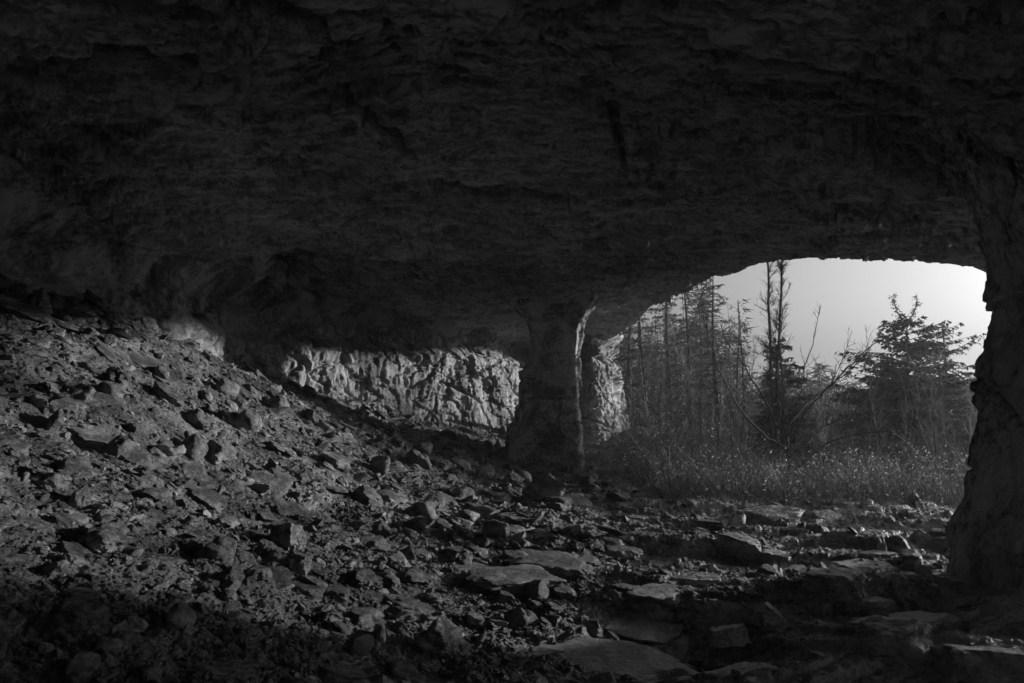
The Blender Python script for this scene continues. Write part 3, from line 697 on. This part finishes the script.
def conifer(seed, h, rad, c0=.15, droop=.35, dens=1.0, whorl=.22, fork=False, px_w=.03, bare_low=.1, up=.25, per=6):
    """returns trunk mesh, branches mesh (limbs + needles)"""
    g = np.random.default_rng(seed); tr = Buf(); cr = Buf(); lb = Buf()
    zs = np.linspace(0, h, 14); lean = g.normal(size=2) * .02
    cx = lean[0] * zs + .04 * np.sin(zs * 1.3 + seed); cy = lean[1] * zs
    tr.tube(np.stack([cx, cy, zs], -1), np.linspace(.016 * h + .01, .012, 14), 8)
    z = h * bare_low
    T = []
    while z < h * .985:
        f = (z - h * c0) / (h * (1 - c0)); f = max(f, 0)
        Lm = rad * (1 - f) ** (.55 if fork else .62) * (1 if z > h * c0 else .75) + .08
        for k in range(per if f < .85 else 4):
            if g.uniform() > dens * (.75 + .4 * math.sin(z * 2.3 + seed)): continue
            a = g.uniform(0, 6.283); L_ = Lm * g.uniform(.55, 1.12)
            n = 7; t = np.linspace(0, 1, n)
            dr = droop * (1 - f * .9)
            rr_ = t * L_; zz = z + L_ * (up * f * t - dr * t ** 1.3 + .25 * dr * t ** 3)
            az = a + .3 * g.normal() * t; zz = zz + g.uniform(-.5, .5) * whorl + .12 * L_ * g.normal() * t
            pts = np.stack([np.interp(z, zs, cx) + rr_ * np.cos(az), np.interp(z, zs, cy) + rr_ * np.sin(az), zz], -1)
            lb.tube(pts, np.linspace(.012 * (L_ + .3), .003, n), 3)
            m = int(L_ / .055) + 2; tt_ = np.clip(g.uniform(.12, 1.02, m), 0, 1)
            bp = np.stack([np.interp(tt_, t, pts[:, i]) for i in range(3)], -1)
            out = np.array([math.cos(a), math.sin(a), -.15]); sd = np.array([-math.sin(a), math.cos(a), 0])
            sl = (.10 + .32 * L_ * (1 - tt_) ** .8) * g.uniform(.5, 1.1, m) 
            sg = np.where(g.uniform(size=m) < .5, -1, 1)
            dv = out[None] * .75 + sd[None] * sg[:, None] * .8 + np.array([0, 0, -.35])[None] * g.uniform(.2, 1.6, m)[:, None]
            dv /= np.linalg.norm(dv, axis=1)[:, None]
            T.append(sprig_tris(g, bp, dv, sl, np.full(m, px_w * .55)))
            # needles clumps on each side twig
            q = 4
            bb = (bp[:, None] + dv[:, None] * (sl[:, None] * g.uniform(.1, 1, (m, q)))[..., None]).reshape(-1, 3)
            dd = np.repeat(dv, q, 0) + g.normal(size=(m * q, 3)) * .6; dd[:, 2] -= .2; dd /= np.linalg.norm(dd, axis=1)[:, None]
            T.append(sprig_tris(g, bb, dd, g.uniform(.05, .12, m * q), np.full(m * q, px_w)))
        z += whorl * g.uniform(.7, 1.3)
    if fork:
        for sx in (-1, 1):
            t = np.linspace(0, 1, 8); pts = np.stack([cx[-1] + sx * .33 * np.sin(t * 1.7), cy[-1] + 0 * t, h - .1 + .75 * t ** 1.3], -1)
            lb.tube(pts, np.linspace(.025, .006, 8), 4)
            m = 110; tt_ = g.uniform(.2, 1.05, m); bp = np.stack([np.interp(tt_, t, pts[:, i]) for i in range(3)], -1) + g.normal(size=(m, 3)) * .05
            dd = g.normal(size=(m, 3)); dd /= np.linalg.norm(dd, axis=1)[:, None]; T.append(sprig_tris(g, bp, dd, g.uniform(.04, .12, m), np.full(m, .035)))
    cr.tris(np.concatenate(T))
    return tr.mesh('trunk'), lb.mesh('branches'), cr.mesh('crown')
def gz(x, y): return float(ground_low(x, y))
def place_tree(meshes, names, mats, px, dep, label, cat, name, group=None, sc=1.0, rz=0.0, sink=.1):
    x_ = (px - 512) / F * dep * 1.0
    o = empty(name, (x_, dep, gz(x_, dep) - sink)); o.scale = (sc,) * 3; o.rotation_euler = (0, 0, rz)
    for me, nm, mt in zip(meshes, names, mats):
        link(nm, me, mt, o)
    return prop(o, label, cat, group)
NM3 = ('trunk', 'branches', 'crown'); MT3 = (M_bark, M_bark, M_need)
def htree(px, py, dep):      # tree height so that its tip shows at py
    x_ = (px - 512) / F * dep; return P(px, py, dep)[2] - gz(x_, dep) + .1
# main fir, right
place_tree(conifer(1, htree(908, 318, 19), 3.3, .05, .2, 1, .11, fork=True, up=.35, per=11, px_w=.06), NM3, MT3, 908, 19, 'broad dark fir with a forked ragged top by the right pillar', 'conifer', 'fir_tree')
place_tree(conifer(2, htree(943, 322, 20), 2.7, .1, .2, .9, .24, up=.35, per=6, px_w=.04), NM3, MT3, 943, 20, 'thin sparse fir just right of the forked fir against the glare', 'conifer', 'fir_tree')
place_tree(conifer(3, htree(868, 372, 24), 1.8, .1, .3, .8, .26), NM3, MT3, 868, 24, 'low fir half hidden left of the forked fir', 'conifer', 'fir_tree')
place_tree(conifer(4, htree(780, 325, 17.0), 1.05, .03, .35, 1, .12, per=9, px_w=.05, up=.3), NM3, MT3, 782, 17.5, 'narrow dense young spruce behind the bare twin-stemmed tree', 'conifer', 'spruce_tree')
place_tree(conifer(5, htree(716, 272, 21), 1.15, .1, .35, .95, .2), NM3, MT3, 716, 21, 'pointed spruce at the right end of the left spruce stand', 'conifer', 'spruce_tree')
for i, (px, py, dep, rad, lab) in enumerate([(690, 262, 24, 1.3, 'second spruce from the right in the left stand'), (668, 240, 27, 1.5, 'tall spruce with a clear dark trunk in the left stand'), (645, 250, 25, 1.4, 'spruce beside the pale rock end in the left stand'), (628, 262, 29, 1.5, 'farthest left spruce of the stand, seen along the pale rock end'), (735, 312, 26, 1.0, 'short spruce in the gap right of the left stand'), (700, 300, 30, 1.4, 'rear spruce showing between the front ones of the left stand')]):
    place_tree(conifer(20 + i, htree(px, py, dep), rad, .3, .35, .8, .3, px_w=.04, bare_low=.15), NM3, MT3, px, dep, lab, 'conifer', 'spruce_tree', 'spruces of the left stand')

# added firs, unseen beyond the right pillar, put there to break up the sun
fm = conifer(61, 8.5, 2.6, .05, .3, .9, .3, per=6, px_w=.05)
for i, (bx, by, sc_) in enumerate([(15.5, 11.0, .75), (18.5, 13.8, .8), (17.2, 9.2, .75), (20.5, 16.5, .9), (13.6, 8.0, .6), (21, 11.5, .9)]):
    o = empty('fir_tree', (bx, by, gz(bx, by) - .2)); o.scale = (sc_,) * 3; o.rotation_euler = (0, 0, i * 1.1)
    for me, nm, mt in zip(fm, NM3, MT3): link(nm, me, mt, o)
    prop(o, 'dense dark fir hidden behind the right rock pillar', 'conifer', 'firs behind the right pillar')

# bare trees made of limbs
def twiggy(g, B, pts, r0, depth, ln, n, up=.3, spread=1.0):
    """add side twigs along a limb"""
    pts = np.asarray(pts); seg = np.linspace(0, 1, len(pts))
    for _ in range(n):
        t = g.uniform(.2, 1.0); p0 = np.array([np.interp(t, seg, pts[:, i]) for i in range(3)])
        tg = pts[min(int(t * (len(pts) - 1)) + 1, len(pts) - 1)] - pts[max(int(t * (len(pts) - 1)) - 1, 0)]; tg = tg / (np.linalg.norm(tg) + 1e-9)
        d = tg * .7 + g.normal(size=3) * .55 * spread + np.array([0, 0, up]); d /= np.linalg.norm(d)
        L_ = ln * g.uniform(.4, 1.1) * (1.1 - .5 * t); m = 6; q = np.linspace(0, 1, m)
        w = g.normal(size=3) * .12
        tp = p0 + d * (L_ * q)[:, None] + w * (L_ * q ** 2)[:, None] + g.normal(size=(m, 3)) * .02 * L_ * q[:, None]
        B.tube(tp, np.linspace(r0, r0 * .35, m), 3)
        if depth > 0: twiggy(g, B, tp, r0 * .6, depth - 1, ln * .5, max(3, n // 4), up, spread)
def limb_path(g, pxs_, dep, ddep=0.0, sub=4, jit=.03):
    pts = [P(a, b, dep + ddep * i / (len(pxs_) - 1)) for i, (a, b) in enumerate(pxs_)]
    pts = np.array(pts); t = np.linspace(0, len(pts) - 1, (len(pts) - 1) * sub + 1)
    out = np.stack([np.interp(t, np.arange(len(pts)), pts[:, i]) for i in range(3)], -1)
    k = np.array([.25, .5, .25]); sm = out.copy(); sm[1:-1] = .25 * out[:-2] + .5 * out[1:-1] + .25 * out[2:]
    return sm + g.normal(size=sm.shape) * jit * .5
def bare_tree(name, label, cat, base_px, dep, trunks, limbs, seed, r0, tw, twl, mat=M_bark):
    g = np.random.default_rng(seed)
    bx = (base_px - 512) / F * dep; base = np.array([bx, dep, gz(bx, dep) - .1])
    o = empty(name, base)
    for tpx in trunks:
        B = Buf(); path = limb_path(g, tpx, dep, .0)
        path[0, 2] = min(path[0, 2], base[2]); rad = np.linspace(r0, r0 * .3, len(path)); B.tube(path - base, rad, 6)
        link('trunk', B.mesh('trunk'), mat, o)
        B = Buf(); twiggy(g, B, path[len(path) // 6:] - base, .007, 1, twl, tw, .45); link('twigs', B.mesh('twigs'), mat, o)
    for lpx, dd, rr_ in limbs:
        B = Buf(); path = limb_path(g, lpx, dep, dd); B.tube(path - base, np.linspace(rr_, rr_ * .3, len(path)), 5)
        twiggy(g, B, path[len(path) // 3:] - base, .006, 1, twl * 1.1, max(6, tw // 2), .25)
        link('limb', B.mesh('limb'), mat, o)
    return prop(o, label, cat)
bare_tree('bare_tree', 'tall bare twin-stemmed young tree in the middle of the cave mouth', 'bare tree', 775, 15.5,
          [[(776, 520), (773, 450), (771, 400), (771, 340), (768, 262), (767, 235)], [(779, 520), (779, 450), (778, 400), (779, 330), (783, 262), (786, 225)]], [], 5, .05, 85, .5)
bare_tree('bare_shrub', 'sprawling leafless shrub with long arching limbs in front of the twin-stemmed tree', 'shrub', 792, 13.6,
          [[(792, 520), (790, 480), (788, 440), (789, 418)]],
          [([(789, 425), (806, 402), (828, 389), (848, 368), (864, 352), (884, 336)], .6, .028), ([(786, 440), (800, 418), (818, 396), (845, 376), (870, 348)], -.6, .022),
           ([(788, 450), (770, 440), (745, 415), (722, 380), (708, 340), (699, 300)], .8, .026), ([(788, 445), (765, 400), (748, 372), (728, 340), (716, 318)], -.8, .02),
           ([(790, 440), (800, 390), (812, 345), (822, 306)], .5, .016), ([(792, 455), (825, 425), (860, 412), (895, 405)], .5, .02), ([(794, 470), (830, 440), (880, 430), (905, 433)], -.5, .016),
           ([(786, 450), (778, 400), (776, 350), (770, 320)], .7, .014), ([(789, 455), (812, 430), (838, 372), (852, 330)], 1.0, .014)], 6, .055, 16, .45)
bare_tree('bare_tree', 'slender crooked bare sapling left of the twin-stemmed tree', 'bare tree', 745, 16.5,
          [[(742, 520), (741, 460), (744, 400), (741, 350), (738, 300)]], [([(742, 450), (728, 400), (718, 350), (712, 322)], .3, .014)], 8, .022, 26, .35)

# saplings
sap = []
for v in range(6):
    g2 = np.random.default_rng(300 + v); h_ = 3.2; B = Buf(); n = 9; t = np.linspace(0, 1, n)
    path = np.stack([.25 * g2.normal() * t ** 2 + .03 * g2.normal(size=n), .2 * g2.normal() * t ** 2 + .03 * g2.normal(size=n), h_ * t], -1); path[0] = 0
    B.tube(path, np.linspace(.018, .004, n), 4); B2 = Buf(); twiggy(g2, B2, path[1:], .005, 1, .55, 26, .5)
    sap.append((B.mesh('stem'), B2.mesh('twigs')))
g2 = np.random.default_rng(44); cnt = {}
sp = []
for i in range(95):
    d = g2.uniform(13.2, 24); px = g2.uniform(622, 985)
    if px < 700 and d < 15.5 + (700 - px) * .03: d += 3.5
    sp.append((px, d))
for i, (px, d) in enumerate(sorted(sp)):
    ms = sap[i % 6]; near = 'close behind the grass' if d < 17 else 'deep in the thicket'
    zone = 'below the left spruce stand' if px < 735 else ('around the twin-stemmed tree' if px < 840 else 'under the forked fir')
    o = place_tree(ms, ('stem', 'twigs'), (M_bark if i % 3 else M_twig, M_twig), px, d, 'thin leafless sapling ' + near + ' ' + zone, 'sapling', 'sapling', 'saplings ' + near + ' ' + zone, g2.uniform(.45, 1.1), g2.uniform(0, 6.28), .05)

# brush, grass, dry leaves (uncountable)
def in_out(x, y):
    """ground outside the drip line / on the grassy mound"""
    return (y - .12 * (x - 5) > 10.5 + .9 * perlin(x * .9, y * .9, 5) + np.abs(g3.normal(size=np.shape(x))) * .9) & (x > 2.6 + .0 * y) & ((y < 17.0) | (x > 3.8)) & (np.degrees(np.arctan2(x, y)) < 44)
g3 = np.random.default_rng(51)
def field(n, y0, y1, tmax=43):
    r = np.sqrt(g3.uniform(y0 ** 2, y1 ** 2, n)); a = np.radians(g3.uniform(7.5, tmax, n)); x, y = r * np.sin(a), r * np.cos(a)
    k = in_out(x, y); return x[k], y[k]
# twigs of brush: bent ribbons
x, y = field(22000, 11.5, 24)
n = len(x); z = ground_low(x, y); B = Buf()
hh = g3.uniform(.2, 1.5, n) * (.55 + 1.1 * sstep(-.3, .5, perlin(x * .55, y * .55, 71))) * (.45 + .55 * sstep(11, 14, y)) * np.where(g3.uniform(size=n) < .12, 1.5, 1)
m = 5; t = np.linspace(0, 1, m)
dirx = g3.normal(size=n) * .45; diry = g3.normal(size=n) * .45; bend = g3.normal(size=(n, 2)) * .5
pts = np.stack([x[:, None] + hh[:, None] * (dirx[:, None] * t + bend[:, :1] * t ** 2.5), y[:, None] + hh[:, None] * (diry[:, None] * t + bend[:, 1:] * t ** 2.5), z[:, None] - .05 + hh[:, None] * (t - .25 * t ** 3)], -1)
pts[:, 1:] += g3.normal(size=(n, m - 1, 3)) * .02
w = (g3.uniform(.0035, .009, n))[:, None] * (1.1 - t)[None]
an = g3.uniform(0, 6.28, n); 
Vs = []
for k in range(3):
    a = an + k * 2.094; Vs.append(pts + np.stack([np.cos(a)[:, None] * w, np.sin(a)[:, None] * w, 0 * w], -1))
V = np.stack(Vs, 2).reshape(-1, 3)
q = grid_faces(m, 3, True); Fq = (q[None] + (np.arange(n) * m * 3)[:, None, None]).reshape(-1, 4)
me = np_mesh('brush', V, Fq, False)
prop(link('brush', me, M_twig), 'tangle of thin dry brush stems filling the ground outside the cave mouth', 'brush', kind='stuff')
# leaves on brush
lw = sstep(-.2, .5, perlin(x * 1.3, y * 1.3, 77)) + .12; k = g3.choice(n, 48000, p=lw / lw.sum()); tt_ = g3.uniform(.3, 1, len(k)); ii = (tt_ * (m - 1)).astype(int)
bp = pts[k, ii] + g3.normal(size=(len(k), 3)) * .08
dd = g3.normal(size=(len(k), 3)); dd /= np.linalg.norm(dd, axis=1)[:, None]
T = sprig_tris(g3, bp, dd, g3.uniform(.02, .06, len(k)), g3.uniform(.010, .03, len(k)))
me = np_mesh('dry_leaves', T.reshape(-1, 3), np.arange(len(T) * 3).reshape(-1, 3))
prop(link('dry_leaves', me, M_leaf), 'small pale dry leaves caught all through the brush', 'leaves', kind='stuff')
# grass
x, y = field(60000, 10.8, 20)
kk = perlin(x * .8, y * .8, 9) > -.35 + .3 * (y < 12); x, y = x[kk], y[kk]; n = len(x); z = ground_z(x, y) - .01
bp = np.stack([x, y, z], -1); dd = np.stack([g3.normal(size=n) * .4, g3.normal(size=n) * .4, np.ones(n)], -1); dd /= np.linalg.norm(dd, axis=1)[:, None]
ln = g3.uniform(.05, .26, n) * (.4 + .9 * sstep(-.3, .4, perlin(x * 1.1, y * 1.1, 72))) * (.5 + .5 * sstep(11, 13, y)); wd = g3.uniform(.006, .012, n)
side = np.stack([np.cos(an := g3.uniform(0, 6.28, n)), np.sin(an), 0 * an], -1) * wd[:, None] * .5
mid = bp + dd * (ln * .55)[:, None]; tip = bp + dd * ln[:, None] + np.stack([g3.normal(size=n), g3.normal(size=n), -.4 + 0 * ln], -1) * (ln * .35)[:, None]
T = np.concatenate([np.stack([bp - side, bp + side, mid + side * .8], 1), np.stack([bp - side, mid + side * .8, mid - side * .8], 1), np.stack([mid - side * .8, mid + side * .8, tip], 1)])
me = np_mesh('grass', T.reshape(-1, 3), np.arange(len(T) * 3).reshape(-1, 3))
prop(link('grass', me, M_grass), 'short dry grass and weeds at the edge of the cave floor', 'grass', kind='stuff')
# far wood: many thin bare stems and dark firs that read as one mass
B = Buf(); gT = []
for i in range(520):
    r_ = g3.uniform(30, 75); a = R(g3.uniform(5, 48)); X_, Y_ = r_ * math.sin(a), r_ * math.cos(a); zb = gz(X_, Y_) - .3
    top = CAMZ + r_ * (-.005 + .04 * (perlin(a * 9, 0, 4) + .3) + g3.uniform(-.03, .035)); h_ = max(top - zb, 1.5)
    if a < R(19): h_ *= 1.7
    t = np.linspace(0, 1, 5); B.tube(np.stack([X_ + .3 * g3.normal() * t ** 2, Y_ + 0 * t, zb + h_ * t], -1), np.linspace(.07, .015, 5), 3)
    nb = 260; f = g3.uniform(.08, 1, nb); rad = (.12 + 1.5 * (1 - f)) * g3.uniform(.1, 1, nb); aa = g3.uniform(0, 6.28, nb)
    bp = np.stack([X_ + rad * np.cos(aa), Y_ + rad * np.sin(aa), zb + h_ * f - .25 * rad], -1)
    dd = np.stack([np.cos(aa), np.sin(aa), -.3 + .5 * g3.normal(size=nb)], -1); dd /= np.linalg.norm(dd, axis=1)[:, None]
    gT.append(sprig_tris(g3, bp, dd, g3.uniform(.2, .7, nb), g3.uniform(.05, .13, nb)))
B.tris(np.concatenate(gT))
prop(link('far_wood', B.mesh('far_wood'), M_far), 'distant wood fading behind the near trees', 'wood', kind='stuff')

# ------------------------------------------------------------------ morning haze
bm = bmesh.new(); bmesh.ops.create_cube(bm, size=1.0)
for v in bm.verts: v.co = Vector((v.co.x * 640, v.co.y * 640, -6 if v.co.z < 0 else 13.5))
me = bpy.data.meshes.new('haze'); bm.to_mesh(me); bm.free()
M_haze = bpy.data.materials.new('haze'); M_haze.use_nodes = True; nt = M_haze.node_tree; nt.nodes.remove(nt.nodes['Principled BSDF'])
v = nt.nodes.new('ShaderNodeVolumePrincipled'); v.inputs['Density'].default_value = .0014; v.inputs['Color'].default_value = (.92, .92, .92, 1); v.inputs['Anisotropy'].default_value = .55
nt.links.new(v.outputs[0], nt.nodes['Material Output'].inputs['Volume'])
prop(link('haze', me, M_haze), 'thin pale haze in the air', 'haze', kind='stuff')

# ------------------------------------------------------------------ light, sky, camera
SUN_AZ, SUN_EL = 66.0, 8.5
w = bpy.data.worlds.new('World'); SC.world = w; w.use_nodes = True
nt = w.node_tree; bg = nt.nodes['Background']
sky = nt.nodes.new('ShaderNodeTexSky'); sky.sky_type = 'NISHITA'; sky.sun_disc = False
sky.sun_elevation = R(SUN_EL); sky.sun_rotation = R(SUN_AZ); sky.air_density = 1.0; sky.dust_density = 7.0; sky.ozone_density = 1.0
bw = nt.nodes.new('ShaderNodeRGBToBW'); nt.links.new(sky.outputs[0], bw.inputs[0]); nt.links.new(bw.outputs[0], bg.inputs['Color'])
bg.inputs['Strength'].default_value = .05
sd = bpy.data.lights.new('sun', 'SUN'); sd.energy = 2.0; sd.angle = R(2.5); sd.color = (1, 1, 1)
so = bpy.data.objects.new('sun', sd); COL.objects.link(so)
dirv = Vector((math.sin(R(SUN_AZ)) * math.cos(R(SUN_EL)), math.cos(R(SUN_AZ)) * math.cos(R(SUN_EL)), math.sin(R(SUN_EL))))
so.rotation_euler = dirv.to_track_quat('Z', 'Y').to_euler(); so.location = dirv * 60
cd = bpy.data.cameras.new('camera'); cam = bpy.data.objects.new('camera', cd); COL.objects.link(cam)
cd.sensor_width = 36; cd.lens = 36 * F / 1024; cd.clip_end = 12000; cd.clip_start = .05
cam.location = (0, 0, CAMZ); cam.rotation_euler = (R(90) + PITCH, 0, 0)
SC.camera = cam
SC.view_settings.view_transform = 'Standard'; SC.view_settings.look = 'None'; SC.view_settings.gamma = 1; SC.view_settings.exposure = 1.6
SC.render.resolution_x = 1024; SC.render.resolution_y = 683
SC.cycles.max_bounces = 5; SC.cycles.diffuse_bounces = 2; SC.cycles.transparent_max_bounces = 8
SC.cycles.use_denoising = True
